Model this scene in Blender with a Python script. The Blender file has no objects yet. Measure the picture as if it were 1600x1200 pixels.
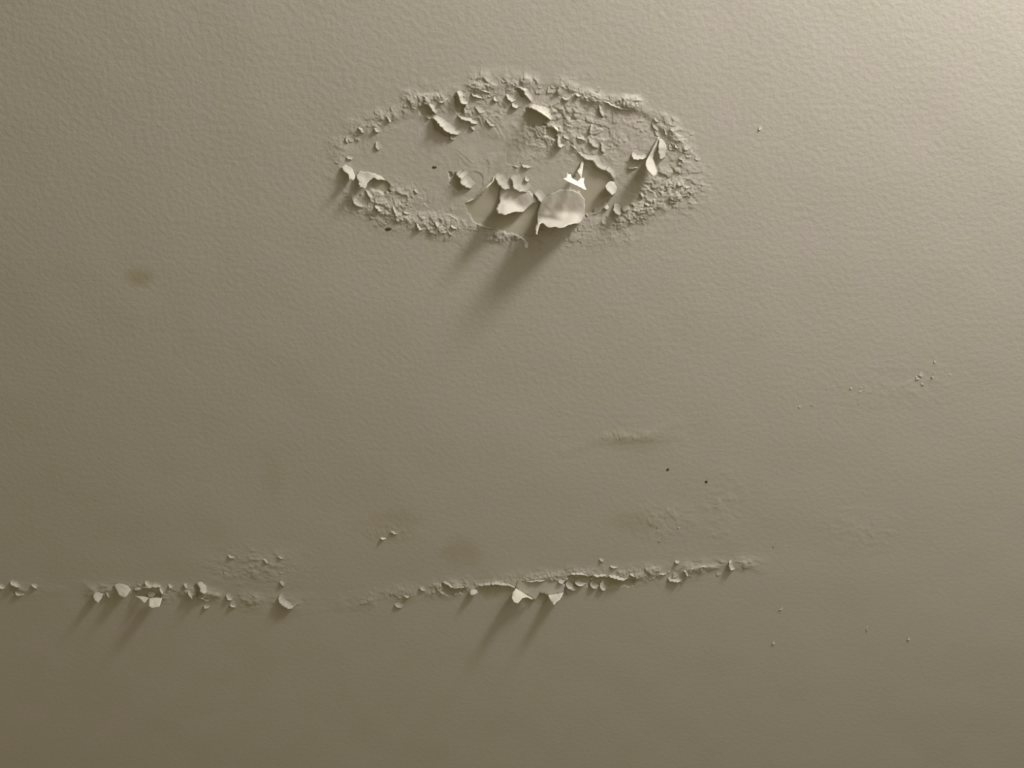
import bpy, math, random
import numpy as np
from mathutils import Vector, Matrix
from mathutils.geometry import delaunay_2d_cdt

scene = bpy.context.scene
COL = scene.collection
random.seed(7)
rng = np.random.default_rng(7)

# ------------------------------------------------------------------ camera
CEIL = 2.5                                   # underside of the ceiling, metres
CAM = np.array([0.0, 0.0, 1.5])
ELEV = math.radians(62)                      # the camera looks up at the ceiling
FPX = 600 / math.tan(math.radians(17))
cam_d = bpy.data.cameras.new('camera')
cam_d.sensor_width = 36
cam_d.lens = 36 * FPX / 1600
cam_d.clip_start = 0.01
cam = bpy.data.objects.new('camera', cam_d)
COL.objects.link(cam)
cam.location = CAM
cam.rotation_euler = (math.pi / 2 + ELEV, 0, 0)
scene.camera = cam

FWD = np.array([0, math.cos(ELEV), math.sin(ELEV)])
UP = np.array([0, -math.sin(ELEV), math.cos(ELEV)])
RIGHT = np.array([1.0, 0, 0])


def P(px, py, h=0.0):
    """photo position -> place in the room, h metres below the ceiling"""
    d = FWD + RIGHT * ((px - 800) / FPX) + UP * ((600 - py) / FPX)
    t = (CEIL - h - CAM[2]) / d[2]
    return CAM + d * t


def P2(x, y):
    p = P(x, y)
    return p[0], p[1]


# ------------------------------------------------------------------ light
scene.view_settings.view_transform = 'Standard'
scene.view_settings.look = 'None'
scene.view_settings.gamma = 1
scene.view_settings.use_curve_mapping = False
scene.view_settings.exposure = 0.0

world = bpy.data.worlds.new('room_light')
scene.world = world
world.use_nodes = True
bg = world.node_tree.nodes['Background']
bg.inputs[0].default_value = (1.0, 0.86, 0.50, 1)
bg.inputs[1].default_value = 0.18

# the lamp: low, to the right and behind the photographer
a = P(835, 330); b = P(655, 570)
dirn = (a - b)[:2]; dirn /= np.linalg.norm(dirn)
LD, LH = 1.02, 0.26
lp = np.array([a[0] + dirn[0] * LD, a[1] + dirn[1] * LD, CEIL - LH])
ld = bpy.data.lights.new('lamp_glow', 'POINT')
ld.energy = 37
ld.color = (1.0, 0.985, 0.95)
ld.shadow_soft_size = 0.10
lo = bpy.data.objects.new('lamp_glow', ld)
lo.location = lp
COL.objects.link(lo)
# added broad fill from the lamp's side, softens the shadows along the ceiling
fd_ = bpy.data.lights.new('added_soft_fill', 'AREA')
fd_.shape = 'RECTANGLE'; fd_.size = 1.3; fd_.size_y = 0.7
fd_.energy = 6.6
fd_.color = (1.0, 0.98, 0.93)
fo = bpy.data.objects.new('added_soft_fill', fd_)
fp = np.array([lp[0] + dirn[0] * 0.12, lp[1] + dirn[1] * 0.12, CEIL - 0.45])
fo.location = fp
fo.rotation_euler = (Vector((a[0], a[1], CEIL)) - Vector(fp)).to_track_quat('-Z', 'Z').to_euler()
COL.objects.link(fo)

# ------------------------------------------------------------------ materials


def nn(nt, t, **kw):
    n = nt.nodes.new(t)
    for k, v in kw.items():
        if k.startswith('i_'):
            n.inputs[k[2:].replace('_', ' ')].default_value = v
        else:
            setattr(n, k, v)
    return n


PAINT = (0.605, 0.560, 0.505, 1)
BARE = (0.56, 0.512, 0.42, 1)


def paint_material(name, base, strength, ceiling=False):
    m = bpy.data.materials.new(name)
    m.use_nodes = True
    nt = m.node_tree
    bs = nt.nodes['Principled BSDF']
    bs.inputs['Roughness'].default_value = 0.85
    bs.inputs['Specular IOR Level'].default_value = 0.2
    geo = nn(nt, 'ShaderNodeNewGeometry')
    pos = geo.outputs['Position']
    # faint mottling of the old paint
    n1 = nn(nt, 'ShaderNodeTexNoise', i_Scale=22.0, i_Detail=6.0, i_Roughness=0.7)
    nt.links.new(pos, n1.inputs['Vector'])
    r1 = nn(nt, 'ShaderNodeValToRGB')
    r1.color_ramp.elements[0].position = 0.35
    r1.color_ramp.elements[1].position = 0.65
    c0 = [base[0] * 0.98, base[1] * 1.0, base[2] * 0.95, 1]
    c1 = [base[0] * 1.02, base[1] * 0.995, base[2] * 1.03, 1]
    r1.color_ramp.elements[0].color = c0
    r1.color_ramp.elements[1].color = c1
    nt.links.new(n1.outputs['Fac'], r1.inputs[0])
    colour = r1.outputs[0]
    mask = None
    if ceiling:
        at = nn(nt, 'ShaderNodeAttribute', attribute_name='bare')
        mask = at.outputs['Fac']
        mx = nn(nt, 'ShaderNodeMix', data_type='RGBA')
        nt.links.new(mask, mx.inputs[0])
        nt.links.new(colour, mx.inputs[6])
        mx.inputs[7].default_value = BARE
        colour = mx.outputs[2]
        # stains with a shape of their own, plus one painted flake shadow: (x, y, radius x, radius y, strength)
        wob = nn(nt, 'ShaderNodeTexNoise', i_Scale=70.0, i_Detail=3.0)
        nt.links.new(pos, wob.inputs['Vector'])
        for (sx, sy, rx, ry, st, tint) in STAINS_AND_SHADE:
            cx, cy = P2(sx, sy)
            dx = abs(P2(sx + rx, sy)[0] - cx); dy = abs(P2(sx, sy + ry)[1] - cy)
            sub = nn(nt, 'ShaderNodeVectorMath', operation='SUBTRACT')
            nt.links.new(pos, sub.inputs[0]); sub.inputs[1].default_value = (cx, cy, CEIL)
            mul = nn(nt, 'ShaderNodeVectorMath', operation='MULTIPLY')
            nt.links.new(sub.outputs[0], mul.inputs[0]); mul.inputs[1].default_value = (1 / dx, 1 / dy, 0)
            ln = nn(nt, 'ShaderNodeVectorMath', operation='LENGTH')
            nt.links.new(mul.outputs[0], ln.inputs[0])
            ad = nn(nt, 'ShaderNodeMath', operation='ADD')
            nt.links.new(ln.outputs['Value'], ad.inputs[0]); nt.links.new(wob.outputs['Fac'], ad.inputs[1])
            mr = nn(nt, 'ShaderNodeMapRange', interpolation_type='SMOOTHSTEP')
            mr.inputs['From Min'].default_value = 1.65
            mr.inputs['From Max'].default_value = 0.75
            mr.inputs['To Min'].default_value = 0
            mr.inputs['To Max'].default_value = st
            nt.links.new(ad.outputs[0], mr.inputs['Value'])
            mx = nn(nt, 'ShaderNodeMix', data_type='RGBA', blend_type='MULTIPLY')
            nt.links.new(mr.outputs[0], mx.inputs[0])
            nt.links.new(colour, mx.inputs[6])
            mx.inputs[7].default_value = tint
            colour = mx.outputs[2]
    nt.links.new(colour, bs.inputs['Base Color'])
    # roller stipple
    s1 = nn(nt, 'ShaderNodeTexNoise', i_Scale=230.0, i_Detail=2.0, i_Roughness=0.5)
    s2 = nn(nt, 'ShaderNodeTexNoise', i_Scale=30.0, i_Detail=2.0)
    nt.links.new(pos, s1.inputs['Vector']); nt.links.new(pos, s2.inputs['Vector'])
    sm = nn(nt, 'ShaderNodeMath', operation='MULTIPLY_ADD')
    nt.links.new(s2.outputs['Fac'], sm.inputs[0]); sm.inputs[1].default_value = 0.5
    nt.links.new(s1.outputs['Fac'], sm.inputs[2])
    bp = nn(nt, 'ShaderNodeBump', i_Distance=0.001)
    bp.inputs['Strength'].default_value = strength
    if mask is not None:
        st = nn(nt, 'ShaderNodeMapRange')
        st.inputs['To Min'].default_value = strength; st.inputs['To Max'].default_value = strength * 0.25
        nt.links.new(mask, st.inputs['Value'])
        nt.links.new(st.outputs[0], bp.inputs['Strength'])
    # the roller texture is coarse near the camera and smoother towards the seam
    sep = nn(nt, 'ShaderNodeSeparateXYZ'); nt.links.new(pos, sep.inputs[0])
    fd = nn(nt, 'ShaderNodeMapRange')
    fd.inputs['From Min'].default_value = 0.30; fd.inputs['From Max'].default_value = 0.80
    fd.inputs['To Min'].default_value = 1.0; fd.inputs['To Max'].default_value = 0.42
    nt.links.new(sep.outputs['Y'], fd.inputs['Value'])
    hm = nn(nt, 'ShaderNodeMath', operation='MULTIPLY')
    nt.links.new(sm.outputs[0], hm.inputs[0]); nt.links.new(fd.outputs[0], hm.inputs[1])
    nt.links.new(hm.outputs[0], bp.inputs['Height'])
    nt.links.new(bp.outputs[0], bs.inputs['Normal'])
    return m


OLIVE = (0.79, 0.76, 0.57, 1)
STAINS_AND_SHADE = [
    (218, 435, 27, 20, 0.75, OLIVE),
    (720, 862, 40, 28, 0.45, OLIVE),
    (612, 818, 55, 26, 0.40, OLIVE),
    (990, 815, 60, 22, 0.26, OLIVE),
    (985, 690, 95, 20, 0.25, OLIVE),
    (445, 962, 28, 14, 0.30, OLIVE),  # shadow beneath the broad curled flake, painted into the ceiling colour
    (628, 940, 22, 12, 0.35, OLIVE),
    (425, 750, 22, 45, 0.15, OLIVE),
]
M_CEIL = paint_material('ceiling_paint', PAINT, 0.32, True)
M_FLAKE = paint_material('flake_paint', (0.60, 0.557, 0.50, 1), 0.35)
M_CREAM = paint_material('flake_torn_cream', (0.76, 0.73, 0.63, 1), 0.2)
M_WHITE = paint_material('flake_torn_white', (0.80, 0.78, 0.74, 1), 0.15)
M_SPECK = bpy.data.materials.new('dark_grime')
M_SPECK.use_nodes = True
_nt = M_SPECK.node_tree
_n = nn(_nt, 'ShaderNodeTexNoise', i_Scale=900.0)
_r = nn(_nt, 'ShaderNodeValToRGB')
_r.color_ramp.elements[0].color = (0.05, 0.04, 0.025, 1)
_r.color_ramp.elements[1].color = (0.14, 0.11, 0.07, 1)
_nt.links.new(_n.outputs['Fac'], _r.inputs[0])
_nt.links.new(_r.outputs[0], _nt.nodes['Principled BSDF'].inputs['Base Color'])

# ------------------------------------------------------------------ numpy noise


def hash2(ix, iy, k):
    v = np.sin(ix * 127.1 + iy * 311.7 + k * 74.7) * 43758.5453
    return v - np.floor(v)


def vnoise(x, y, k=0):
    ix = np.floor(x); iy = np.floor(y)
    fx = x - ix; fy = y - iy
    fx = fx * fx * (3 - 2 * fx); fy = fy * fy * (3 - 2 * fy)
    a = hash2(ix, iy, k); b = hash2(ix + 1, iy, k)
    c = hash2(ix, iy + 1, k); d = hash2(ix + 1, iy + 1, k)
    return (a * (1 - fx) + b * fx) * (1 - fy) + (c * (1 - fx) + d * fx) * fy


def scales(x, y, size, k=0, bias=(0, 0)):
    """relief of little lifted scales: every cell is a tilted plate with a sharp free edge"""
    u = x / size + 0.35 * vnoise(x / size * 2.3, y / size * 2.3, k + 9)
    v = y / size + 0.35 * vnoise(x / size * 2.3, y / size * 2.3, k + 10)
    iu = np.floor(u); iv = np.floor(v)
    best = np.full(u.shape, 9.0); out = np.zeros(u.shape)
    for du in (-1, 0, 1):
        for dv in (-1, 0, 1):
            cu = iu + du; cv = iv + dv
            qx = cu + 0.1 + 0.8 * hash2(cu, cv, k + 1); qy = cv + 0.1 + 0.8 * hash2(cu, cv, k + 2)
            d = (u - qx) ** 2 + (v - qy) ** 2
            ang = 6.283 * hash2(cu, cv, k + 3)
            tx = np.cos(ang) * 0.7 + bias[0]; ty = np.sin(ang) * 0.7 + bias[1]
            amp = hash2(cu, cv, k + 4) ** 1.7
            val = amp * np.maximum(0, 0.35 + (u - qx) * tx + (v - qy) * ty)
            sel = d < best
            best = np.where(sel, d, best); out = np.where(sel, val, out)
    return out


def inside(px, py, poly):
    r = np.zeros(px.shape, bool)
    n = len(poly)
    for i in range(n):
        x0, y0 = poly[i]; x1, y1 = poly[(i + 1) % n]
        c = ((y0 > py) != (y1 > py)) & (px < (x1 - x0) * (py - y0) / (y1 - y0 + 1e-12) + x0)
        r ^= c
    return r


def pdist(px, py, line):
    """distance to a polyline and the parameter along it"""
    best = np.full(px.shape, 1e9)
    for (x0, y0), (x1, y1) in zip(line[:-1], line[1:]):
        dx, dy = x1 - x0, y1 - y0
        t = np.clip(((px - x0) * dx + (py - y0) * dy) / (dx * dx + dy * dy), 0, 1)
        best = np.minimum(best, np.hypot(px - x0 - t * dx, py - y0 - t * dy))
    return best


# ------------------------------------------------------------------ the ceiling
RIM = [(527, 240), (540, 208), (600, 182), (660, 158), (720, 142), (790, 128), (870, 132), (930, 150),
       (1000, 165), (1040, 190), (1062, 225), (1072, 275), (1045, 310), (1000, 332), (930, 352), (870, 368),
       (800, 366), (740, 360), (690, 354), (640, 346), (590, 330), (552, 312), (532, 280)]
BARES = [  # places where the paint has come away and the plaster shows
    [(912, 250), (924, 252), (932, 261), (942, 268), (953, 274), (960, 283), (952, 290), (960, 303), (950, 314),
     (926, 330), (918, 338), (915, 341), (912, 325), (905, 302), (891, 299), (895, 280)],
    [(727, 318), (745, 309), (768, 286), (773, 277), (785, 290), (842, 310), (860, 320), (860, 345), (838, 366), (822, 372),
     (806, 368), (775, 359), (746, 351), (732, 336)],
    [(822, 170), (828, 168), (846, 174), (860, 186), (850, 196), (826, 199), (818, 190)],
    [(655, 168), (668, 163), (676, 172), (680, 178), (668, 182), (656, 179)],
    [(676, 187), (690, 192), (706, 208), (712, 213), (696, 214), (680, 204)],
    [(711, 150), (720, 160), (728, 164), (724, 177), (712, 176), (709, 162)],
    [(806, 138), (816, 139), (822, 146), (822, 152), (812, 150)],
    [(852, 200), (864, 199), (873, 208), (868, 218), (854, 214)],
    [(700, 270), (712, 272), (721, 280), (722, 290), (732, 296), (714, 298), (704, 290)],
    [(578, 284), (590, 280), (604, 284), (610, 300), (594, 302), (580, 296)],
    [(208, 922), (226, 918), (248, 917), (254, 930), (236, 934), (214, 932)],
    [(305, 912), (312, 915), (314, 927), (306, 933)],
    [(690, 912), (704, 916), (727, 918), (730, 926), (700, 930), (688, 922)],
    [(746, 918), (772, 916), (795, 916), (806, 921), (800, 934), (760, 936), (744, 928)],
    [(886, 900), (910, 899), (940, 902), (976, 906), (990, 904), (990, 914), (960, 916), (920, 916), (890, 920)],
    [(16, 914), (28, 918), (26, 926), (18, 928)],
    [(808, 908), (884, 908), (884, 930), (842, 945), (806, 930)],
]
xs = []
def axis(bands):
    v = []
    for lo_, hi_, st in bands:
        v.append(np.arange(lo_, hi_, st))
    v.append([bands[-1][1]])
    return np.concatenate(v)

x_l, x_r = P2(515, 240)[0], P2(1100, 240)[0]
yA, yB = P2(800, 120)[1], P2(800, 392)[1]
yC, yD = P2(800, 860)[1], P2(800, 965)[1]
ax = axis([(-1.6, -0.75, 0.05), (-0.75, x_l, 0.0016), (x_l, x_r, 0.0007), (x_r, 0.75, 0.0016), (0.75, 1.6, 0.05)])
ay = axis([(-1.4, 0.10, 0.05), (0.10, yA, 0.0016), (yA, yB, 0.0007), (yB, yC, 0.0016), (yC, yD, 0.0010),
           (yD, 1.15, 0.002), (1.15, 2.6, 0.05)])
X, Y = np.meshgrid(ax, ay)
# photo coordinates of each ceiling point, only used to look up the damage maps drawn below
rel = np.stack([X - CAM[0], Y - CAM[1], np.full(X.shape, CEIL - CAM[2])], -1)
dz = np.maximum(rel @ FWD, 0.05)
PX = 800 + FPX * (rel @ RIGHT) / dz
PY = 600 - FPX * (rel @ UP) / dz

H = np.zeros(X.shape)
# slow waviness of the plaster board
H += 0.0012 * (vnoise(X * 6, Y * 6, 3) - 0.5) + 0.0004 * (vnoise(X * 24, Y * 24, 4) - 0.5)
HBASE = H.copy()
rimd = pdist(PX, PY, RIM + [RIM[0]])
inpatch = inside(PX, PY, RIM)
wig = vnoise(PX / 22, PY / 16, 20)
rband = np.exp(-(rimd / (6 + 17 * wig)) ** 2) * np.clip(1.9 * vnoise(PX / 34, PY / 26, 21) - 0.25, 0.08, 1.1)
rband = rband * (1 - 0.6 * np.exp(-(((PX - 560) / 90) ** 2 + ((PY - 200) / 50) ** 2)))
def blob(cx, cy, rx, ry):
    return np.exp(-(((PX - cx) / rx) ** 2 + ((PY - cy) / ry) ** 2))
rough = rband
rough = np.maximum(rough, 0.9 * blob(1050, 290, 45, 40))
rough = np.maximum(rough, 0.8 * blob(880, 200, 70, 40))
rough = np.maximum(rough, 0.35 * blob(960, 215, 90, 50))
rough = np.maximum(rough, 0.9 * blob(600, 315, 55, 22))
rough = np.maximum(rough, 0.8 * blob(670, 348, 60, 14))
rough = np.maximum(rough, 0.35 * blob(930, 365, 70, 22))
rough = np.maximum(rough, 0.7 * blob(740, 165, 60, 26))
rough = np.maximum(rough, 0.5 * blob(575, 200, 35, 16))
seam = [(-40, 915), (60, 920), (160, 922), (300, 928), (440, 944), (560, 940), (640, 926), (720, 915), (820, 908),
        (900, 898), (990, 897), (1080, 890), (1150, 883), (1230, 880)]
seamd = pdist(PX, PY, seam)
sband = np.exp(-(seamd / 11.0) ** 2) * np.clip(1.8 * vnoise(PX / 30, PY / 22, 30) - 0.3, 0.03, 1) * np.clip((1210 - PX) / 60, 0, 1) * (1 - 0.85 * np.exp(-((PX - 95) / 45) ** 2)) * (1 - 0.75 * np.exp(-((PX - 530) / 110) ** 2))
rough = np.maximum(rough, 0.9 * sband)
rough = np.maximum(rough, 0.45 * blob(400, 885, 60, 26))
rough = np.maximum(rough, 0.30 * blob(1040, 815, 45, 22))
rough = np.maximum(rough, 0.30 * blob(612, 832, 30, 12))
rough = np.maximum(rough, 0.16 * blob(1340, 830, 60, 30))
rough = np.maximum(rough, 0.14 * blob(1390, 600, 110, 32))
rough = np.maximum(rough, 0.25 * blob(985, 682, 60, 8))
rough = np.maximum(rough, 0.22 * blob(1130, 800, 30, 60))


def fbm(x, y, size, k):
    u, v = x / size, y / size
    return (vnoise(u, v, k) * 0.52 + vnoise(u * 2.1 + 7, v * 2.1 + 3, k + 1) * 0.28 + vnoise(u * 4.4, v * 4.4, k + 2) * 0.20)


def curl(x, y, size, k, w=0.07):
    """torn paint edges: the surface swells slowly and breaks off sharply along ragged lines"""
    out = np.zeros(x.shape)
    n = fbm(x, y, size, k)
    for thr in (0.36, 0.48, 0.60):
        d = n - thr
        e = np.where(d > 0, np.exp(-d / w), 0.0)
        out = np.maximum(out, e * (0.4 + 0.6 * (d > 0)))
    return out * (0.15 + 1.1 * vnoise(x / size * 1.3 + 5, y / size * 1.3, k + 5) ** 1.5)


act = rough > 0.03
sc = np.zeros(X.shape)
xa, ya = X[act], Y[act]
sc[act] = (0.0019 * curl(xa, ya, 0.018, 1, 0.10) + 0.0013 * curl(xa, ya, 0.010, 20, 0.10) + 0.0004 * fbm(xa, ya, 0.007, 40)
           + 0.0022 * scales(xa, ya, 0.0088, 1, (-0.35, 0.35)) + 0.0016 * scales(xa, ya, 0.005, 50, (-0.3, 0.3)))
H += sc * rough * 0.82
ip = inpatch
s2 = np.zeros(X.shape)
s2[ip] = 0.0010 * curl(X[ip], Y[ip], 0.034, 90, 0.16) * np.clip(3 * vnoise(X[ip] / 0.013, Y[ip] / 0.013, 120) - 1.2, 0, 1)
H += s2 * (0.25 + 0.75 * np.clip((PX - 700) / 120, 0, 1)) * (1 - rough.clip(0, 1))
# soft sunken hollow of the patch
H -= np.where(inpatch, 0.0008 * np.clip(rimd / 20, 0, 1), 0)
HBASE -= np.where(inpatch, 0.0008 * np.clip(rimd / 20, 0, 1), 0)
# plaster showing
bare = np.zeros(X.shape)
wx = 2.6 * (vnoise(PX / 4, PY / 4, 60) - 0.5) * 2; wy = 2.6 * (vnoise(PX / 4, PY / 4, 61) - 0.5) * 2
for pl in BARES:
    xs_ = [p[0] for p in pl]; ys_ = [p[1] for p in pl]
    sel = (PX > min(xs_) - 5) & (PX < max(xs_) + 5) & (PY > min(ys_) - 5) & (PY < max(ys_) + 5)
    idx = np.where(sel)
    bi = inside(PX[idx] + wx[idx], PY[idx] + wy[idx], pl)
    bare[idx] = np.maximum(bare[idx], bi)
H = np.where(bare > 0.5, np.minimum(H, HBASE) - 0.0009 * np.where((PX > 722) & (PX < 866) & (PY > 270), np.clip((PX - 742) / 70, 0, 1) * np.clip((366 - PY) / 30, 0, 1), 1.0), H)
# ridge of the curved joint right under the surface
H += 0.00016 * np.exp(-(pdist(PX, PY, [(880, 705), (930, 690), (1000, 684), (1060, 660)]) / 7) ** 2)

verts = np.stack([X, Y, CEIL - H], -1).reshape(-1, 3).astype(np.float32)
ny, nx = X.shape
ids = np.arange(nx * ny).reshape(ny, nx)
quads = np.stack([ids[:-1, :-1], ids[1:, :-1], ids[1:, 1:], ids[:-1, 1:]], -1).reshape(-1, 4)
me = bpy.data.meshes.new('ceiling')
me.vertices.add(len(verts)); me.vertices.foreach_set('co', verts.ravel())
me.loops.add(quads.size); me.loops.foreach_set('vertex_index', quads.ravel().astype(np.int32))
me.polygons.add(len(quads))
me.polygons.foreach_set('loop_start', np.arange(0, quads.size, 4, dtype=np.int32))
me.update(calc_edges=True)
at = me.attributes.new('bare', 'FLOAT', 'POINT')
at.data.foreach_set('value', bare.ravel().astype(np.float32))
me.polygons.foreach_set('use_smooth', np.ones(len(quads), bool))
me.materials.append(M_CEIL)
ceil_o = bpy.data.objects.new('ceiling', me)
ceil_o['kind'] = 'structure'
ceil_o['label'] = 'beige stippled ceiling with a peeling patch and a cracked seam'
COL.objects.link(ceil_o)

# ------------------------------------------------------------------ flakes


def ground(p):
    j = min(max(np.searchsorted(ay, p[1]), 0), len(ay) - 1); i = min(max(np.searchsorted(ax, p[0]), 0), len(ax) - 1)
    return float(HBASE[j, i])


def PH(x, y, mm):
    """place a point mm millimetres below the local ceiling surface"""
    return P(x, y, mm / 1000 + ground(P(x, y)))


def jagged(pts, amp, closed=False, step=3.0):
    """finer copy of a traced edge with small tears (x, y, h)"""
    out = []
    n = len(pts)
    for i in range(n if closed else n - 1):
        p = np.array(pts[i], float); q = np.array(pts[(i + 1) % n], float)
        L = np.hypot(*(q - p)[:2])
        k = max(1, int(L / step))
        for j in range(k):
            t = j / k
            r = p * (1 - t) + q * t
            if j:
                r[0] += random.uniform(-amp, amp); r[1] += random.uniform(-amp, amp)
            out.append(r)
    if not closed:
        out.append(np.array(pts[-1], float))
    return out


def finish(name, vs, fs, mat, thick, label, cat, group, parent=None, smooth=True):
    vs = np.array(vs)
    if parent is None:
        c = vs.mean(0); c[2] = CEIL
    else:
        c = np.array(parent.location)
    me = bpy.data.meshes.new(name)
    me.from_pydata([tuple(v - c) for v in vs], [], [tuple(f) for f in fs])
    me.materials.append(mat)
    # outward side = down
    me.update()
    zsum = sum(p.normal.z * p.area for p in me.polygons)
    if zsum > 0:
        me.flip_normals()
    for p in me.polygons:
        p.use_smooth = smooth
    o = bpy.data.objects.new(name, me)
    COL.objects.link(o)
    if parent is None:
        o.location = c
        o['category'] = cat
        if group:
            o['group'] = group
    else:
        o.parent = parent
    if label:
        o['label'] = label
    s = o.modifiers.new('thickness', 'SOLIDIFY')
    s.thickness = thick
    s.offset = -1
    return o


def surf_noise(x, y, k=5):
    return float(vnoise(np.array(x * 0.13), np.array(y * 0.13), k) - 0.5)


def lip(label, edge, off, h, w_mat=None, ends=0.05, group='lifted paint edges', name='paint_flake', curve=2.6, thick=0.0003):
    """a piece still stuck along one side and lifted along its torn edge"""
    e = [(p[0], p[1], 0) for p in edge]
    e = jagged(e, 1.15, False, 2.0)
    n = len(e); rows = 9
    acc = [0.0]
    for i in range(1, n):
        acc.append(acc[-1] + math.hypot(e[i][0] - e[i - 1][0], e[i][1] - e[i - 1][1]))
    L = acc[-1]
    vs = []; fs = []
    for j in range(rows):
        t = j / (rows - 1)
        for i in range(n):
            s = acc[i] / L
            env = min(1, (math.sin(math.pi * min(max(s, 0.0), 1)) + 0.02)) ** 0.6
            env = ends + (1 - ends) * env
            wide = 0.4 + 0.6 * math.sin(math.pi * (0.08 + 0.84 * s)) ** 0.6
            x = e[i][0] + off[0] * (1 - t) * wide; y = e[i][1] + off[1] * (1 - t) * wide
            hh = (0.72 if group == G_SEAM else 0.6) * h * env * t ** curve * (1 + 0.5 * surf_noise(x * 2, y * 2)) + 0.08 * min(1, t * 3) - (0.35 if j == 0 else 0.0)
            if i in (0, n - 1):
                hh = min(hh, -0.1)
            vs.append(PH(x, y, hh))
    for j in range(rows - 1):
        for i in range(n - 1):
            a_ = j * n + i
            fs.append((a_, a_ + 1, a_ + n + 1, a_ + n))
    return finish(name, vs, fs, w_mat or M_FLAKE, thick, label, 'paint flake', group)


def sheet(label, outline, inner=(), mat=None, amp=0.7, group=None, name='paint_flake', parent=None, thick=0.0005, grid=2.6, cat='paint flake', wob=0.8):
    """a loose piece: traced outline (x, y, millimetres below the ceiling) filled with a smooth surface"""
    o2 = jagged(outline, amp, True, 2.6)
    ctrl = [tuple(map(float, p)) for p in outline] + [tuple(map(float, p)) for p in inner]
    C = np.array(ctrl); m = len(C)
    # thin plate spline for the height
    def U(r2):
        return np.where(r2 > 1e-9, r2 * np.log(r2 + 1e-12), 0)
    d2 = ((C[:, None, :2] - C[None, :, :2]) ** 2).sum(-1)
    K = U(d2) + np.eye(m) * 0.4
    Pm = np.c_[np.ones(m), C[:, :2]]
    A = np.block([[K, Pm], [Pm.T, np.zeros((3, 3))]])
    w = np.linalg.solve(A, np.r_[C[:, 2], 0, 0, 0])
    hmin, hmax = C[:, 2].min(), C[:, 2].max()
    def hz(x, y):
        r2 = (C[:, 0] - x) ** 2 + (C[:, 1] - y) ** 2
        v = U(r2) @ w[:m] + w[m] + w[m + 1] * x + w[m + 2] * y
        return float(np.clip(v, hmin, hmax * 1.05))
    pts = [Vector((p[0], p[1])) for p in o2]
    nb = len(pts)
    poly = [(p[0], p[1]) for p in o2]
    x0, x1 = min(p[0] for p in poly), max(p[0] for p in poly)
    y0, y1 = min(p[1] for p in poly), max(p[1] for p in poly)
    line = [(p[0], p[1]) for p in poly] + [poly[0]]
    gy = y0
    while gy < y1:
        gx = x0
        while gx < x1:
            qx = np.array([gx + random.uniform(-.4, .4)]); qy = np.array([gy + random.uniform(-.4, .4)])
            if inside(qx, qy, poly)[0] and pdist(qx, qy, line)[0] > 1.0:
                pts.append(Vector((qx[0], qy[0])))
            gx += grid
        gy += grid
    edges = [(i, (i + 1) % nb) for i in range(nb)]
    vco, _, tri, _, _, _ = delaunay_2d_cdt(pts, edges, [], 1, 1e-4)
    vs = []
    for v in vco:
        h = hz(v.x, v.y)
        h += wob * surf_noise(v.x * 1.7, v.y * 1.7, 8) * min(1, max(0, h) / 3)
        vs.append(PH(v.x, v.y, h))
    return finish(name, vs, [tuple(t) for t in tri], mat or M_FLAKE, thick, label, cat, group, parent)


def holder(x, y, label, group=None):
    o = bpy.data.objects.new('paint_flake', None)
    p = P(x, y)
    o.location = (p[0], p[1], CEIL)
    o.empty_display_size = 0.01
    o['label'] = label; o['category'] = 'paint flake'
    if group:
        o['group'] = group
    COL.objects.link(o)
    return o


G_BIG = 'hanging flakes on the lower edge of the patch'
G_IN = 'curled flakes across the patch'
G_TOP = 'curled flakes along the top of the patch'
G_LEFT = 'curled flakes at the left of the patch'
G_RIGHT = 'curled flakes at the right of the patch'
G_SEAM = 'peeling flakes along the cracked seam'

# --- the large pieces hanging from the lower right of the patch
sheet('largest hanging paint flake in the patch, broad sheet with a bright torn lower edge',
      [(846, 315, 1.6), (842, 326, 2.2), (839.5, 338, 4), (840, 346, 14), (836.5, 353, 22), (836, 358, 26), (837, 366, 32),
       (840, 366, 32), (841, 358, 27), (843, 350, 22), (848.5, 348, 19), (853, 353, 24), (857, 355.5, 27), (868, 354, 26), (873, 356, 28),
       (880, 355, 27), (890, 350.5, 21), (898, 349, 15), (906, 349, 6), (911.5, 341, 1.5), (914, 326, 0.5), (914, 312, 0.4),
       (907, 302, 0.6), (895, 297, 0.6), (877, 296, 0.6), (862, 302, 1.2), (851, 310, 1.5)],
      [(868, 310, 1.3), (885, 306, 0.9), (870, 318, 1.4), (892, 316, 0.9), (860, 326, 1.8), (880, 326, 1.4), (898, 328, 0.9), (860, 334, 2.6), (874, 333, 1.8), (889, 335, 1.6), (865, 343, 12), (884, 343, 10)],
      group=G_BIG)
sheet('hanging paint flake left of the largest one, its lower left corner lit bright',
      [(783, 294, 0.8), (780, 303, 1.2), (781, 316, 3), (775, 326, 10), (778, 333.5, 17), (788.5, 335.5, 20), (797, 333, 16), (806, 330.5, 9),
       (812, 331, 6), (817, 331, 5), (825, 324, 2), (832, 318, 1.5), (839, 316, 1.2), (836, 308, 0.6), (825, 298, 0.5), (810, 292, 0.5), (795, 290, 0.5)],
      [(795, 303, 1.0), (812, 305, 1.0), (790, 314, 1.8), (802, 315, 1.4), (815, 316, 1.2), (808, 324, 2.4), (790, 325, 10)], group=G_BIG)
sheet('thin curled tail of paint hanging lowest below the patch',
      [(803, 367, 1), (812, 371, 5), (818, 377, 9), (819, 385, 13), (821, 388, 15), (824.5, 387, 15), (825.5, 380, 11), (821, 374, 8), (812, 369, 4)],
      mat=M_FLAKE, amp=0.2, group=None, grid=1.8)
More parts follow.
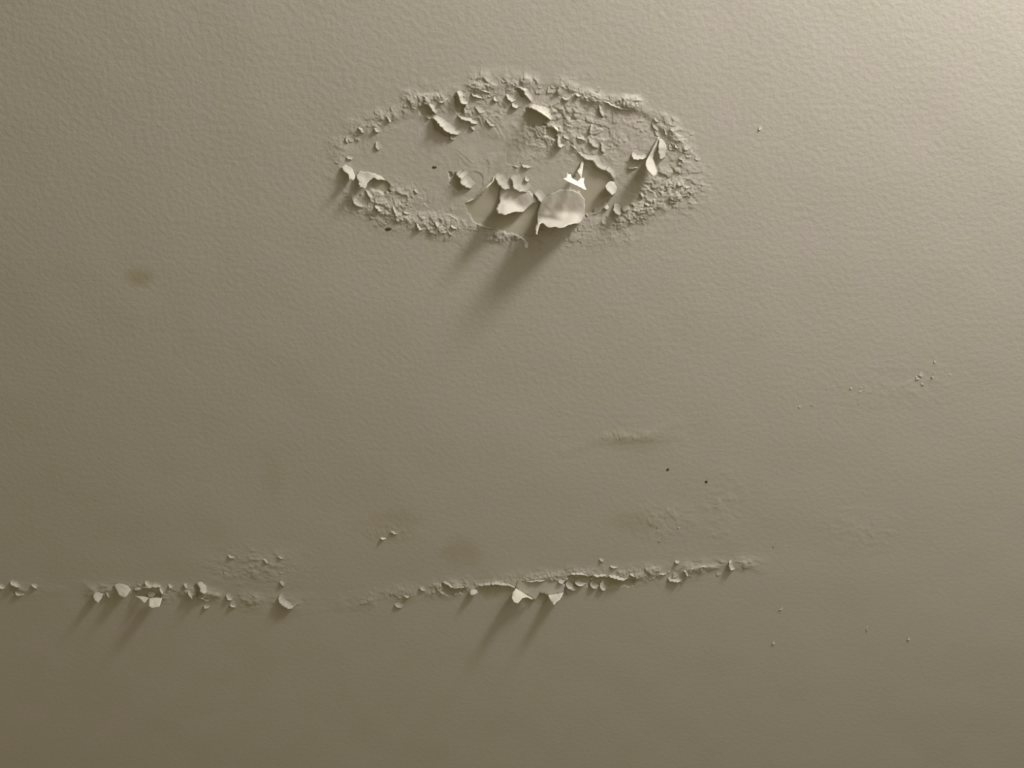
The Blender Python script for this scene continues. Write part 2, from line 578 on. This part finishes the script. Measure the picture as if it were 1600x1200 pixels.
sheet('long thin pale torn sliver standing on edge left of the hanging flakes',
      [(726, 318, 0), (743, 311, 2.5), (752, 302, 4.5), (762, 292, 5.5), (770, 284, 4), (773, 275, 1), (771, 276, 0.6), (767.5, 283, 1.5), (759.5, 290, 2), (749, 300, 2), (741, 309.5, 1), (726, 316, -0.3)],
      mat=M_CREAM, amp=0.15, grid=2)
sheet('short thin pale sliver lying below the hanging flakes',
      [(744, 350, 0.3), (751, 351.5, 1.6), (759, 354, 1.8), (772, 357, 0.8), (784, 361, 0.3), (772, 358.5, 1.2), (758, 355.6, 2.6), (750, 353, 2.2)],
      mat=M_FLAKE, amp=0.1, grid=2)
# --- white torn pieces beside the bare plaster
wf = holder(908, 250, 'brightest white jagged shred of paint dangling over the bare plaster')
sheet('white jagged shred',
      [(880, 277.5, 13), (885, 278, 12), (885.5, 269, 8), (888, 272, 9), (892, 272.5, 9), (893.5, 278, 12), (902.5, 283, 12), (905.5, 280, 10),
       (907, 276, 7), (910, 278.5, 8), (912.8, 277.5, 7), (912, 285.5, 13), (914, 291.5, 18), (916.5, 296, 22), (913, 297, 22), (906.5, 292.5, 20),
       (895, 287, 19), (886, 283, 17), (881, 280, 15)],
      [(898, 283, 14), (908, 285, 14), (888, 277, 11)], mat=M_WHITE, amp=0.3, grid=1.8, name='torn_shred', parent=wf)
sheet('thin cream strip holding the shred', [(908.3, 250, 0), (912, 250.5, 0), (911, 262, 3.5), (909.5, 271, 6.5), (908, 279, 9), (905.5, 276, 8), (904, 272, 7), (901, 268, 5.5), (905.5, 262, 3.5), (907, 256, 1.5)],
      mat=M_CREAM, amp=0.2, grid=1.8, name='torn_strip', parent=wf)
# --- small hanging bits to the right of it
sheet('small bright curled flake on the right edge of the bare plaster',
      [(954, 283, 1.5), (946, 290, 5), (949, 297.5, 6.5), (956, 305, 7), (962, 302, 2), (964, 292, 0), (959, 284, 0)], group=G_RIGHT, grid=2)
sheet('bright rounded tongue of paint hanging at the right end of the patch',
      [(1014, 244, 5), (1010, 251, 9), (1009, 257, 12), (1011.5, 264.5, 15), (1016, 270, 17), (1020.5, 275, 18), (1026, 274, 11), (1027, 268, 7), (1024, 258, 4),
       (1020, 247, 3), (1030, 230, 0.5), (1031, 215, 0.1), (1029, 214, 0.6), (1024, 224, 2.5), (1018, 236, 4)], group=G_RIGHT, grid=2, amp=0.3)
sheet('upright bright flake above the rounded tongue at the right end',
      [(1030, 217, 1.5), (1029, 228, 4.5), (1029.5, 240, 5), (1032, 249, 4.5), (1040, 247, 0), (1042, 228, 0), (1036, 217, 0)], group=G_RIGHT, grid=2)
lip('thin pale torn edge over the dark pocket at the right end', [(980, 263), (988, 262.5), (997, 262)], (3, -2), 3, M_CREAM, group=G_RIGHT)
lip('wide lifted edge over the dark pocket near the right end', [(986, 240), (989, 248), (996, 250), (1004, 249), (1011, 245)], (8, -10), 6.5, group=G_RIGHT)
sheet('small bright flake on the lower right rim, left one of a close pair',
      [(960, 318, 0.5), (958, 327.5, 4), (962, 333.5, 6), (968, 336.5, 6), (972, 333, 2), (971, 324, 0), (966, 318, 0)], group=G_RIGHT, grid=2)
sheet('small bright flake on the lower right rim, right one of a close pair',
      [(973, 322, 0.5), (972, 329, 3.5), (976, 331, 4), (980, 328, 3), (984, 328, 2.5), (985, 323, 0), (978, 319, 0)], group=G_RIGHT, grid=2)
sheet('tiny pale chip left of the bright pair on the lower right rim',
      [(942, 325, 2), (948.5, 328, 2.5), (952, 324.5, 0.5), (949, 320, 0)], group=G_RIGHT, grid=2)
# --- lifted edges in the lower middle of the patch
lip('lifted scalloped edge above the left hanging flake', [(772, 275), (777, 286), (783, 293), (790, 297), (797, 295), (800, 290)], (14, -14), 6, group=G_IN)
lip('lifted scalloped edge above the right shoulder of the left hanging flake', [(796, 278), (801, 286), (803, 294), (811, 300), (817, 299), (824, 300)], (14, -16), 6, group=G_IN)
lip('small lifted corner between the two large hanging flakes', [(833, 302), (839, 309), (845, 316.5), (849, 314)], (9, -11), 4.5, group=G_IN)
lip('small curled flake left of the thin standing sliver', [(712, 271), (719.5, 278), (720, 287), (727, 293), (736, 295.5)], (13, -13), 7.5, group=G_IN)
lip('short lifted edge in the smooth middle above the hanging flakes', [(814, 256), (818, 262), (824, 263), (830, 262)], (6, -7), 3.0, group=G_IN)
lip('low lifted edge in the smooth middle left of the short one', [(800, 259), (807, 262), (812, 261)], (5, -6), 1.8, group=G_IN)
lip('tiny curled ring of paint above the left hanging flake', [(820, 276), (820, 281), (824, 284), (827, 281)], (4, -5), 2.6, group=G_IN)
lip('long wavy lifted edge along the top of the bare plaster', [(899, 232), (903, 239), (910, 245), (918, 250), (926, 250), (931, 258), (940, 265), (948, 267), (955, 274), (960, 282)], (12, -12), 4.0, group=G_IN)
lip('low torn edge along the bottom of the bare plaster', [(917, 342), (926, 334), (938, 330), (948, 327)], (3, 7), 1.6, group=G_IN)
# --- top
lip('domed curled flake standing out at the top of the patch', [(872, 150), (871, 142), (874, 135), (882, 132)], (18, 8), 5, group=G_TOP)
lip('lower edge of paint curling just under the domed flake', [(876, 153), (884, 157), (892, 154), (898, 147)], (-2, -12), 4, group=G_TOP)
lip('small bright chip right of the domed flake', [(897, 147), (903, 151), (908, 150)], (5, -9), 4.5, group=G_TOP)
lip('long lifted edge along the upper right rim', [(936, 156), (945, 159), (956, 165), (968, 169.5), (982, 171), (992, 176)], (6, -7), 3.6, group=G_TOP)
lip('short lifted edge left of the long one on the upper right rim', [(918, 150), (924, 156), (931, 159), (937, 157)], (5, -8), 3.6, group=G_TOP)
lip('upright lifted edge below the long one on the upper right rim', [(936, 163), (937, 170), (939, 178), (942, 185)], (14, -4), 3.6, group=G_TOP)
lip('arched flake over the large dark pocket at the top', [(824, 167), (832, 169), (842, 172), (851, 177), (857, 182), (862, 188)], (9, -13), 9.0, group=G_TOP, ends=0.15)
sheet('thin cream torn rim hanging in the large dark pocket at the top',
      [(830, 168, 2), (838, 170, 6), (848, 174, 9.5), (856, 180, 9), (862, 187, 4), (862, 189, 5), (855, 183, 11), (847, 177.5, 12), (838, 172.5, 8), (830, 170, 3)],
      mat=M_CREAM, amp=0.15, grid=2)
lip('curled flake sloping down at the top left of the dark pocket', [(806, 136), (813, 138), (818, 142), (822, 149), (826, 155), (831, 160)], (11, -8), 5, group=G_TOP)
lip('small lifted flake left of the sloping one at the top', [(790, 147), (793, 154), (798, 159), (806, 157)], (7, -9), 4, group=G_TOP)
lip('small lifted flake under the sloping one at the top', [(800, 161), (801, 167), (807, 169), (813, 166)], (8, -7), 4.2, group=G_TOP)
lip('small flake with a thin cream edge right of centre', [(861, 197), (867, 201), (871, 206), (874, 209)], (6, -7), 4, M_CREAM, group=G_IN)
lip('bright small curled flake below the thin cream edge', [(872, 211), (871, 220), (872, 229), (877, 231), (883, 227)], (12, -10), 6.5, group=G_IN)
lip('round blistered flake right of centre', [(881, 208), (881, 214), (886, 218), (892, 216)], (9, -8), 4.0, group=G_IN)
lip('lifted edge running right from the round blister', [(898, 212), (904, 217), (911, 219), (919, 218)], (5, -10), 3.6, group=G_IN)
lip('upright lifted edge in the upper right of the patch', [(925, 193), (922, 200), (920, 207), (923, 212)], (13, -3), 5, group=G_IN)
lip('rounded flake right of centre over the wavy edge', [(919, 214), (920, 223), (927, 229), (936, 232)], (13, -12), 3.2, group=G_IN)
lip('small lifted edge right of the rounded flake', [(938, 221), (940, 228), (939, 235), (945, 240)], (11, -6), 3.2, group=G_IN)
lip('low lifted edge at the centre left of the wavy edge', [(890, 226), (897, 231), (902, 237)], (8, -9), 3, group=G_IN)
# --- top left
lip('long bright curled flake at the upper left of the patch', [(674, 184), (683, 189.5), (687.5, 197), (695, 204), (704, 209.5), (716, 211)], (15, -10), 8.5, group=G_TOP)
lip('tiny bright point just under the long upper left flake', [(703, 212), (705, 218), (710, 219)], (6, -7), 3.5, group=G_TOP)
lip('curled edge over the round dark pocket at the upper left', [(668, 162), (673, 168), (677, 174), (681, 179)], (9, -8), 5.5, group=G_TOP)
lip('ragged edge right of the round dark pocket at the upper left', [(684, 159), (690, 161), (696, 157), (700, 155)], (4, -8), 4, group=G_TOP)
lip('small raised edge under the round dark pocket', [(665, 181), (669, 185), (675, 184)], (6, -3), 2.5, group=G_TOP)
lip('tall pointed flake at the upper left of the patch', [(713, 143), (717, 150), (719, 160), (725, 163), (731, 164)], (13, -9), 7.5, group=G_TOP)
lip('broken edge under the tall pointed flake', [(730, 165), (726, 169), (725, 176), (728, 180)], (12, -3), 4.5, group=G_TOP)
lip('lifted flake with a dark hollow under the tall pointed one', [(714, 180), (720, 185), (726, 188), (733, 189), (739, 193), (745, 195)], (6, -9), 5.5, group=G_TOP)
lip('short lifted edge on the top left rim', [(736, 145), (741, 151), (748, 153), (755, 155)], (6, -7), 4.2, group=G_TOP)
lip('short lifted edge highest on the top left rim', [(745, 137), (752, 142), (759, 144), (767, 146)], (5, -6), 2.8, group=G_TOP)
lip('rounded low flake right of the lifted hollow flake', [(760, 185), (761, 192), (765, 197), (773, 198)], (10, -9), 3.2, group=G_TOP)
lip('faint low edge above the rounded low flake', [(741, 164), (745, 172), (751, 177), (758, 178)], (12, -8), 2.8, group=G_TOP)
lip('small lifted edge right of the short one on the top rim', [(771, 150), (772, 157), (778, 159)], (6, -6), 3, group=G_TOP)
lip('small lifted point low under the hollow flake', [(733, 196), (737, 201), (741, 205)], (6, -5), 2.5, group=G_TOP)
# --- left
sheet('bright jagged flake at the far left tip of the patch, left of two',
      [(533, 261, 1.5), (538, 268, 4), (544.5, 272, 5), (545, 281, 9.5), (548, 279, 8), (552, 282, 9), (555, 277, 5), (553, 270, 0.8), (549, 262, 0), (540, 257, 0)], [(545, 264, 0.8)], group=G_LEFT, grid=2, amp=1.2)
sheet('bright jagged flake at the far left tip of the patch, right and larger of two',
      [(557, 273, 1.5), (560.5, 284, 5), (562, 293, 9.5), (566, 292, 9), (569.5, 295.5, 10.5), (573, 289, 7.5), (577, 282, 4), (583, 277.5, 3), (588, 280, 4), (592, 281.5, 3.5), (602, 281.5, 0.5),
       (595, 275, 0.3), (587, 271, 0), (573, 268, 0), (562, 267, 0)], [(570, 275, 1.0), (566, 280, 3)], group=G_LEFT, grid=2, amp=1.2)
lip('upright curled strip under the larger bright jagged flake', [(570, 296), (574, 302), (578, 309), (579, 317)], (9, -7), 4.5, group=G_LEFT)
lip('round curled rim under the left bright jagged flake', [(548, 302), (549, 311), (554, 319), (561, 323), (570, 324)], (12, -11), 4.0, group=G_LEFT, curve=3)
lip('small lifted edge on the far left tip above the jagged flakes', [(540, 245), (544, 249), (550, 250)], (7, -5), 2.2, group=G_LEFT)
lip('small bright curl on the lower left rim', [(585, 319), (588, 326), (593, 330.5), (599, 328)], (8, -8), 5, group=G_LEFT)
lip('small curl right of the bright one on the lower left rim', [(613, 318), (614, 326), (617, 333), (621, 340), (626, 340)], (9, -8), 4.5, group=G_LEFT)
lip('low curl on the lower left rim', [(628, 329), (633, 334), (641, 336)], (7, -7), 3.2, group=G_LEFT)
lip('upright curl near the bottom of the lower left rim', [(651, 348), (652, 355), (655, 360), (661, 360)], (8, -7), 4.5, group=G_LEFT)
lip('small curl right of the upright one on the lower left rim', [(680, 346), (682, 353), (687, 358)], (8, -6), 4, group=G_LEFT)
lip('lowest small curl on the bottom rim', [(704, 351), (708, 357), (714, 359)], (7, -6), 3, group=G_LEFT)
lip('small raised flake on the upper left rim', [(584, 199), (586, 205), (592, 208)], (9, -6), 3.8, group=G_LEFT)
lip('small raised flake lowest on the upper left rim', [(559, 199), (564, 206), (571, 208)], (7, -7), 3.4, group=G_LEFT)
lip('small upright edge on the upper left rim', [(605, 180), (607, 187), (609, 193)], (10, -3), 3.6, group=G_LEFT)
lip('faint bent edge in the smooth left part', [(586, 222), (587, 230), (592, 236)], (9, -6), 2.0, group=G_LEFT)
lip('faint low edge at the left of the patch', [(541, 212), (539, 219), (543, 226)], (8, -4), 2.2, group=G_LEFT)
lip('small flake in the middle of the smooth left part', [(646, 295), (649, 300), (654, 303)], (6, -6), 2.2, group=G_LEFT)
# --- right rim
lip('small hooked flake on the lower right rim', [(1006, 317), (1012, 322), (1018, 322), (1023, 317)], (5, -8), 4, group=G_RIGHT)
lip('small bright upright flake at the end of the lower right rim', [(1021, 310), (1021, 316), (1024, 319)], (7, -6), 4, group=G_RIGHT)
lip('small lifted edge on the lower right rim above the bright pair', [(984, 317), (990, 322), (996, 321)], (6, -7), 2.6, group=G_RIGHT)
lip('pointed flake on the right rim', [(1000, 301), (1003, 307), (1005, 311)], (8, -6), 3.6, group=G_RIGHT)
lip('small low flake high on the right rim', [(1020, 184), (1024, 190), (1030, 193)], (7, -6), 2.4, group=G_RIGHT)
lip('small flake on the right rim left of the outermost', [(1052, 224), (1056, 231), (1062, 232)], (7, -6), 3, group=G_RIGHT)
lip('outermost small flake on the right rim', [(1069, 290), (1072, 295), (1078, 294)], (7, -6), 3, group=G_RIGHT)

# --- the seam below
body = holder(845, 907, 'large sagging flake at the middle of the cracked seam with two bright torn tabs', G_SEAM)
sheet(None,
      [(808, 911, 0.8), (806, 920, 1), (816, 926, 1.4), (828, 933, 2), (836, 939, 3), (843, 926, 1.6), (852, 929, 2), (857, 931, 2), (870, 928.5, 1.6), (881, 926, 1.2),
       (883, 914, 0.8), (874, 908, 0.6), (860, 907, 0.6), (848, 907, 0.6), (828, 907, 0.6), (816, 904, 0.6)],
      [(830, 918, 1.0), (850, 917, 1.0), (866, 918, 1.0)], grid=2.4, wob=0.2, name='flake_sheet', parent=body)
sheet('bright left tab curling down from the sagging flake',
      [(806, 919, 1.5), (800.5, 927, 6), (799.5, 934, 11), (803, 941, 17), (809, 942.5, 19), (813, 938, 15), (816, 934.5, 12), (824, 933, 7), (832, 937, 5), (833, 935, 3), (822, 928.5, 2)],
      mat=M_CREAM, amp=0.3, grid=1.9, name='torn_tab', parent=body)
sheet('bright right tab curling down from the sagging flake',
      [(856, 930, 2.5), (859, 937, 8), (863, 942, 14), (866, 946, 20), (869, 941, 16), (875, 937, 14), (878, 932, 10), (881, 926, 2), (870, 928, 2.2)],
      mat=M_CREAM, amp=0.3, grid=1.9, name='torn_tab', parent=body)
lip('ragged lifted edge of the seam above the sagging flake', [(818, 905), (824, 909), (830, 910), (840, 908), (848, 908), (853, 904)], (3, -8), 4, group=G_SEAM)
lip('curled knot of paint right of the sagging flake', [(872, 906), (874, 911), (879, 912), (883, 908)], (5, -9), 4.5, group=G_SEAM)
lip('long smooth lifted edge left of the sagging flake', [(744, 915), (754, 916), (762, 914), (772, 913.5), (784, 914), (795, 915.5), (806, 920)], (3, -9), 4.5, group=G_SEAM)
lip('lifted seam edge farthest left of the middle run', [(690, 910), (697, 913), (703, 917), (712, 919.5), (722, 918), (728, 920)], (4, -8), 4, group=G_SEAM)
sheet('small bright square chip hanging from the seam', [(733.5, 924, 2), (735, 930, 6), (742, 929, 5.5), (747, 926, 3), (744, 921, 0.3), (737, 920, 0.3)], group=G_SEAM, grid=2)
lip('pale chip on the seam just right of the small square chip', [(762, 912), (765, 917), (771, 916)], (4, -7), 4, group=G_SEAM)
lip('straight lifted edge starting right of the sagging flake', [(888, 899), (896, 898), (904, 898), (914, 899), (922, 901)], (4, -7), 4, group=G_SEAM)
lip('bright lifted edge in the right run of the seam', [(926, 899), (932, 901.5), (940, 901), (948, 900)], (4, -7), 4.5, group=G_SEAM)
lip('brightest long lifted edge at the right run of the seam', [(950, 899), (955, 903), (962, 904.5), (968, 906), (975, 907), (981, 902)], (4, -8), 6.5, group=G_SEAM)
lip('small pale chip at the right end of the long lifted edge', [(983, 896), (987, 900), (993, 902)], (5, -6), 4, group=G_SEAM)
for (cx_, cy_, rx_, ry_, lab) in [
        (892, 912, 8, 9, 'left one of the rounded scales under the right run'),
        (907, 909, 9, 7, 'broad rounded scale under the straight lifted edge'),
        (929, 911, 7, 9, 'middle one of the rounded scales under the right run'),
        (943, 913, 6, 10, 'right one of the rounded scales under the right run')]:
    pts = []
    for k in range(9):
        an = math.pi * (1.05 - k / 8 * 1.1)
        pts.append((cx_ + rx_ * math.cos(an), cy_ + ry_ * math.sin(an)))
    pts = [p for p in pts]
    lip('rounded drooping scale of paint, ' + lab, pts[:7], (rx_ * 0.9, -ry_ * 0.7), 3.4, group=G_SEAM)
lip('small curl low under the seam right of the sagging flake', [(889, 918), (894, 923), (901, 922)], (5, -6), 3, group=G_SEAM)
lip('V shaped bright flake near the right end of the seam', [(1066, 890), (1071, 894), (1075, 901), (1079, 894), (1082, 889), (1088, 888)], (2, -8), 6, group=G_SEAM)
lip('thin lifted edge right of the V shaped flake', [(1083, 889), (1090, 887), (1098, 886), (1110, 888)], (4, -6), 2.8, group=G_SEAM)
lip('curved low lifted edge left of the V shaped flake', [(1043, 903), (1047, 909), (1054, 910), (1061, 909), (1067, 905)], (4, -9), 4, group=G_SEAM)
lip('small pale chip above the curved low edge', [(1054, 877), (1057, 880), (1062, 880)], (4, -5), 4, group=G_SEAM)
lip('last upright flake at the right end of the seam', [(1140, 876), (1139, 883), (1141, 890), (1147, 891)], (7, -5), 5.5, group=G_SEAM)
lip('flat small flake left of the V shaped one', [(1026, 896), (1034, 898), (1042, 897)], (5, -6), 2.5, group=G_SEAM)
lip('small bump above the right run of the seam', [(936, 873), (939, 877), (944, 878)], (4, -4), 2.2, group=G_SEAM)
lip('small low flake above the right run of the seam', [(952, 885), (958, 888), (965, 887)], (4, -5), 2.4, group=G_SEAM)
# left part of the seam
sheet('bright oval flake at the left end of the left run', [(145, 932, 4), (148, 938, 8), (154, 942, 10), (158, 936, 5), (161, 928, 1), (154, 924, 0), (147, 926, 1)], group=G_SEAM, grid=2)
lip('small dull flake right of the bright oval flake', [(165, 926), (168, 932), (172, 937)], (6, -7), 3.5, group=G_SEAM)
sheet('bright wedge flake hanging in the left run', [(178, 914, 1), (183, 924, 5), (186, 930, 8), (194, 934.5, 10), (200, 929, 7), (205, 921, 2), (198, 914, 0), (187, 911, 0)], group=G_SEAM, grid=2)
lip('ragged lifted edge over the dark gap in the left run', [(208, 922), (216, 922), (222, 919), (227, 918), (236, 918), (247, 917), (252, 920)], (5, -9), 5, group=G_SEAM)
lip('bright notch flake at the left of the dark gap edge', [(226, 909), (228, 916), (233, 918)], (6, -5), 5, group=G_SEAM)
lip('pale flake at the right side of the dark gap', [(248, 919), (250, 924), (254, 929), (257, 924)], (6, -8), 5, group=G_SEAM)
sheet('cream jagged tab below the dark gap, left of two', [(210, 931, 2), (219, 936, 5), (225.5, 942.5, 9), (229, 938, 7), (232, 934, 5), (224, 932, 3)], mat=M_CREAM, amp=0.2, grid=1.9, group=G_SEAM)
sheet('cream square tab below the dark gap, right of two', [(232.5, 935, 4), (232.5, 947, 12), (237, 950, 14), (249, 947.5, 13), (253.5, 934.5, 4), (243, 933.5, 3)], mat=M_CREAM, amp=0.25, grid=1.9, group=G_SEAM)
lip('small bright hooked flake right of the dark gap', [(293, 923), (295, 930), (300, 936), (303, 932)], (7, -8), 6, group=G_SEAM)
lip('tiny pale chip above the hooked flake', [(286, 913), (289, 918), (293, 919)], (5, -5), 4, group=G_SEAM)
lip('small pale chip between dark gap and hooked flake', [(262, 914), (265, 919), (270, 917)], (4, -6), 3.5, group=G_SEAM)
sheet('bright rounded flake beside the narrow dark hollow', [(307, 911, 1), (311.5, 917, 4), (313, 925, 7), (319, 928, 7.5), (324, 925, 3), (323, 916, 0), (314, 909, 0)], group=G_SEAM, grid=2)
lip('thin bright sliver under the rounded flake', [(308, 933), (314, 935.5), (321, 937.5)], (3, -4), 4, M_CREAM, group=G_SEAM)
lip('low pale flake under the thin bright sliver', [(317, 946), (320, 952), (327, 949)], (5, -7), 3.5, group=G_SEAM)
lip('small streaked flake right of the thin sliver', [(352, 930), (355, 937), (362, 939)], (6, -7), 4, group=G_SEAM)
lip('small pale flake under the streaked one', [(357, 945), (362, 949), (368, 950)], (5, -6), 3.5, group=G_SEAM)
lip('broad curled flake alone under the seam with a shadow below', [(435, 931), (436, 940), (441, 947), (449, 951.5), (457, 951), (461, 946)], (12, -13), 6.5, group=G_SEAM)
lip('upright low flake above the broad curled one', [(437, 908), (440, 914), (444, 918)], (7, -7), 2.8, group=G_SEAM)
lip('faint slanting edge at the left above the seam', [(355, 868), (361, 872), (367, 874)], (5, -5), 2.2, group=G_SEAM)
lip('faint slanting edge in the rough area above the seam', [(410, 873), (415, 879), (421, 881)], (6, -6), 2.4, group=G_SEAM)
lip('faint slanting edge right in the rough area above the seam', [(432, 868), (437, 873), (443, 874)], (6, -6), 2.2, group=G_SEAM)
lip('small dull flake at the far left end of the seam', [(15, 909), (19, 915), (25, 918), (31, 918)], (6, -8), 5, group=G_SEAM)
lip('low rounded chip at the far left end of the seam', [(23, 924), (25, 930), (31, 932), (37, 929)], (6, -7), 3, group=G_SEAM)
lip('tiny pale chip right of the far left end of the seam', [(48, 914), (53, 918), (59, 920)], (5, -6), 3.5, group=G_SEAM)
lip('lifted edge at the very left border of the ceiling view', [(-6, 916), (1, 920), (7, 920)], (5, -7), 3.5, group=G_SEAM)
lip('small flake with a bare spot left of the middle seam run', [(628, 931), (634, 934), (642, 933)], (5, -6), 2.6, group=G_SEAM)
lip('low flake under the one with the bare spot', [(616, 944), (621, 950), (628, 951)], (6, -7), 2.4, group=G_SEAM)
lip('short low edge between the two runs of the seam', [(654, 918), (659, 923), (665, 924)], (5, -6), 2.4, group=G_SEAM)
lip('tiny bright chip on the stained spot above the seam', [(594, 841), (598, 843.5), (603, 842)], (4, -4), 4, M_CREAM, group=None)
lip('tiny lifted edge right of the bright chip on the stained spot', [(609, 830), (614, 834), (622, 834)], (4, -5), 3, group=None)

# --- little crumbs: one mesh of each kind, every crumb its own object


def crumb_mesh(k):
    """a small scale of paint, stuck at the back (+x) and lifted along its ragged front"""
    r = random.Random(100 + k)
    n = 9; rows = 5
    front = [0.75 + 0.5 * r.random() for _ in range(n)]
    vs = []; fs = []
    for j in range(rows):
        t = j / (rows - 1)
        for i in range(n):
            an = math.pi * (i / (n - 1) - 0.5)
            q = front[i] * t
            x = 1.0 - q * 1.6 * max(0.12, math.cos(an)) - 0.5 * t; y = 1.15 * math.sin(an) * (0.45 + 0.55 * t)
            z = t ** 2.2 * (0.15 + 0.85 * math.cos(an) ** 0.7) if 0 < i < n - 1 else 0.0
            vs.append((x, y, -z - (0.12 if 0 < j and 0 < i < n - 1 else -0.12)))
    for j in range(rows - 1):
        for i in range(n - 1):
            a_ = j * n + i
            fs.append((a_, a_ + 1, a_ + n + 1, a_ + n))
    me = bpy.data.meshes.new('paint_crumb')
    me.from_pydata(vs, [], fs)
    me.materials.append(M_FLAKE)
    me.update()
    if sum(p.normal.z * p.area for p in me.polygons) > 0:
        me.flip_normals()
    for p in me.polygons:
        p.use_smooth = True
    return me


CR = [crumb_mesh(k) for k in range(8)]


# most free edges point away from the lamp
FREE = math.atan2(dirn[1], dirn[0])


def crumb(px, py, size, hgt, label, group):
    o = bpy.data.objects.new('paint_crumb', random.choice(CR))
    p = P(px, py, 0.0)
    o.location = (p[0], p[1], CEIL - ground(p))
    s = size * 0.00055
    o.scale = (s * random.uniform(0.7, 1.3), s * random.uniform(0.7, 1.3), hgt * 0.00055)
    o.rotation_euler = (0, 0, FREE + random.gauss(0, 0.75))
    o['label'] = label; o['category'] = 'paint crumb'; o['group'] = group
    COL.objects.link(o)


def along(line, n, spread, size, hgt, label, group):
    seg = []
    for a_, b_ in zip(line[:-1], line[1:]):
        seg.append(math.hypot(b_[0] - a_[0], b_[1] - a_[1]))
    T = sum(seg)
    for _ in range(n):
        d = random.uniform(0, T); i = 0
        while i < len(seg) - 1 and d > seg[i]:
            d -= seg[i]; i += 1
        t = d / seg[i]
        x = line[i][0] + (line[i + 1][0] - line[i][0]) * t + random.gauss(0, spread)
        y = line[i][1] + (line[i + 1][1] - line[i][1]) * t + random.gauss(0, spread * 0.8)
        f = random.uniform(0.5, 1.5)
        crumb(x, y, size * f, hgt * f * random.uniform(0.6, 1.3), label, group)


along([(1030, 195), (1058, 225), (1070, 265), (1064, 300), (1030, 322)], 36, 11, 4.2, 1.3, 'tiny raised crumb of paint in the rough right rim of the patch', 'paint crumbs on the right rim')
along([(560, 300), (590, 325), (630, 342), (680, 353), (725, 358)], 36, 8, 4.2, 1.5, 'tiny raised crumb of paint in the rough lower left rim of the patch', 'paint crumbs on the lower left rim')
along([(530, 250), (545, 210), (600, 184), (655, 160), (700, 148)], 28, 6, 3.8, 1.0, 'tiny raised crumb of paint in the upper left rim of the patch', 'paint crumbs on the upper left rim')
along([(710, 145), (790, 131), (870, 134), (935, 150), (1020, 178)], 35, 7, 4.0, 1.2, 'tiny raised crumb of paint in the top rim of the patch', 'paint crumbs on the top rim')
along([(850, 372), (920, 355), (990, 330)], 17, 10, 3.4, 0.7, 'tiny raised crumb of paint in the bottom right rim of the patch', 'paint crumbs on the bottom right rim')
along([(350, 865), (400, 885), (440, 890)], 14, 13, 3.6, 0.9, 'tiny low crumb of paint in the rough area above the left seam', 'paint crumbs above the left seam')
along([(140, 925), (260, 918), (380, 940)], 19, 7, 3.6, 1.2, 'tiny crumb of paint along the left run of the seam', 'paint crumbs on the left seam')
along([(600, 940), (680, 922), (740, 915), (900, 895), (1000, 895), (1110, 888), (1160, 884)], 27, 6, 3.4, 1.1, 'tiny crumb of paint along the right run of the seam', 'paint crumbs on the right seam')
along([(1220, 640), (1330, 610), (1390, 600), (1500, 565)], 17, 12, 2.2, 0.8, 'tiny raised paint pimple on the bare right side of the ceiling', 'paint pimples on the right of the ceiling')
along([(1025, 800), (1035, 835), (1060, 820)], 6, 10, 2.4, 1.0, 'tiny paint pimple on the stained area above the right seam', 'paint pimples above the right seam')
for (x_, y_, sz, hg, lab) in [
        (1188, 200, 2.6, 1.5, 'lone tiny paint pimple right of the peeling patch'),
        (1221, 950, 3.0, 1.6, 'lone tiny paint pimple below the right end of the seam'),
        (1355, 981, 3.2, 1.8, 'larger lone paint pimple at the lower right of the ceiling'),
        (1420, 997, 2.4, 1.5, 'lone tiny paint pimple right of the larger one at the lower right'),
        (1209, 1004, 2.4, 1.4, 'lone tiny paint pimple left of the larger one at the lower right'),
        (1209, 851, 3.4, 1.2, 'low paint pimple above the right end of the seam')]:
    crumb(x_, y_, sz, hg, lab, 'lone paint pimples')
    bpy.context.scene.collection.objects[-1].name = 'paint_pimple'

# --- dark specks


def speck(px, py, r, label, sx=1.0):
    vs = [(0, 0, -0.0005)]; fs = []
    n = 9
    for i in range(n):
        an = 2 * math.pi * i / n
        q = r * 0.0006 * random.uniform(0.8, 1.2)
        vs.append((q * math.cos(an) * sx, q * math.sin(an), -0.0002))
    for i in range(n):
        q = vs[1 + i]; vs.append((q[0], q[1], 0.0008))
    for i in range(n):
        j = (i + 1) % n
        fs.append((0, 1 + j, 1 + i)); fs.append((1 + i, 1 + j, 1 + n + j, 1 + n + i))
    me = bpy.data.meshes.new('dark_speck'); me.from_pydata(vs, [], fs); me.materials.append(M_SPECK); me.update()
    o = bpy.data.objects.new('dark_speck', me)
    p = P(px, py)
    hh = float(H[np.argmin(abs(ay - p[1])), np.argmin(abs(ax - p[0]))])
    o.location = (p[0], p[1], CEIL - hh)
    o['label'] = label; o['category'] = 'speck'; o['group'] = 'dark specks on the ceiling'
    COL.objects.link(o)


speck(1043.5, 733.5, 2.4, 'round dark brown speck on the ceiling, left of two above the right seam')
speck(1103.5, 752.5, 2.4, 'round dark brown speck on the ceiling, right of two above the right seam')
speck(679, 262, 1.8, 'small elongated dark speck in the smooth middle of the patch', 2.0)
speck(607, 358, 2.4, 'small elongated dark speck just below the lower left rim', 1.8)
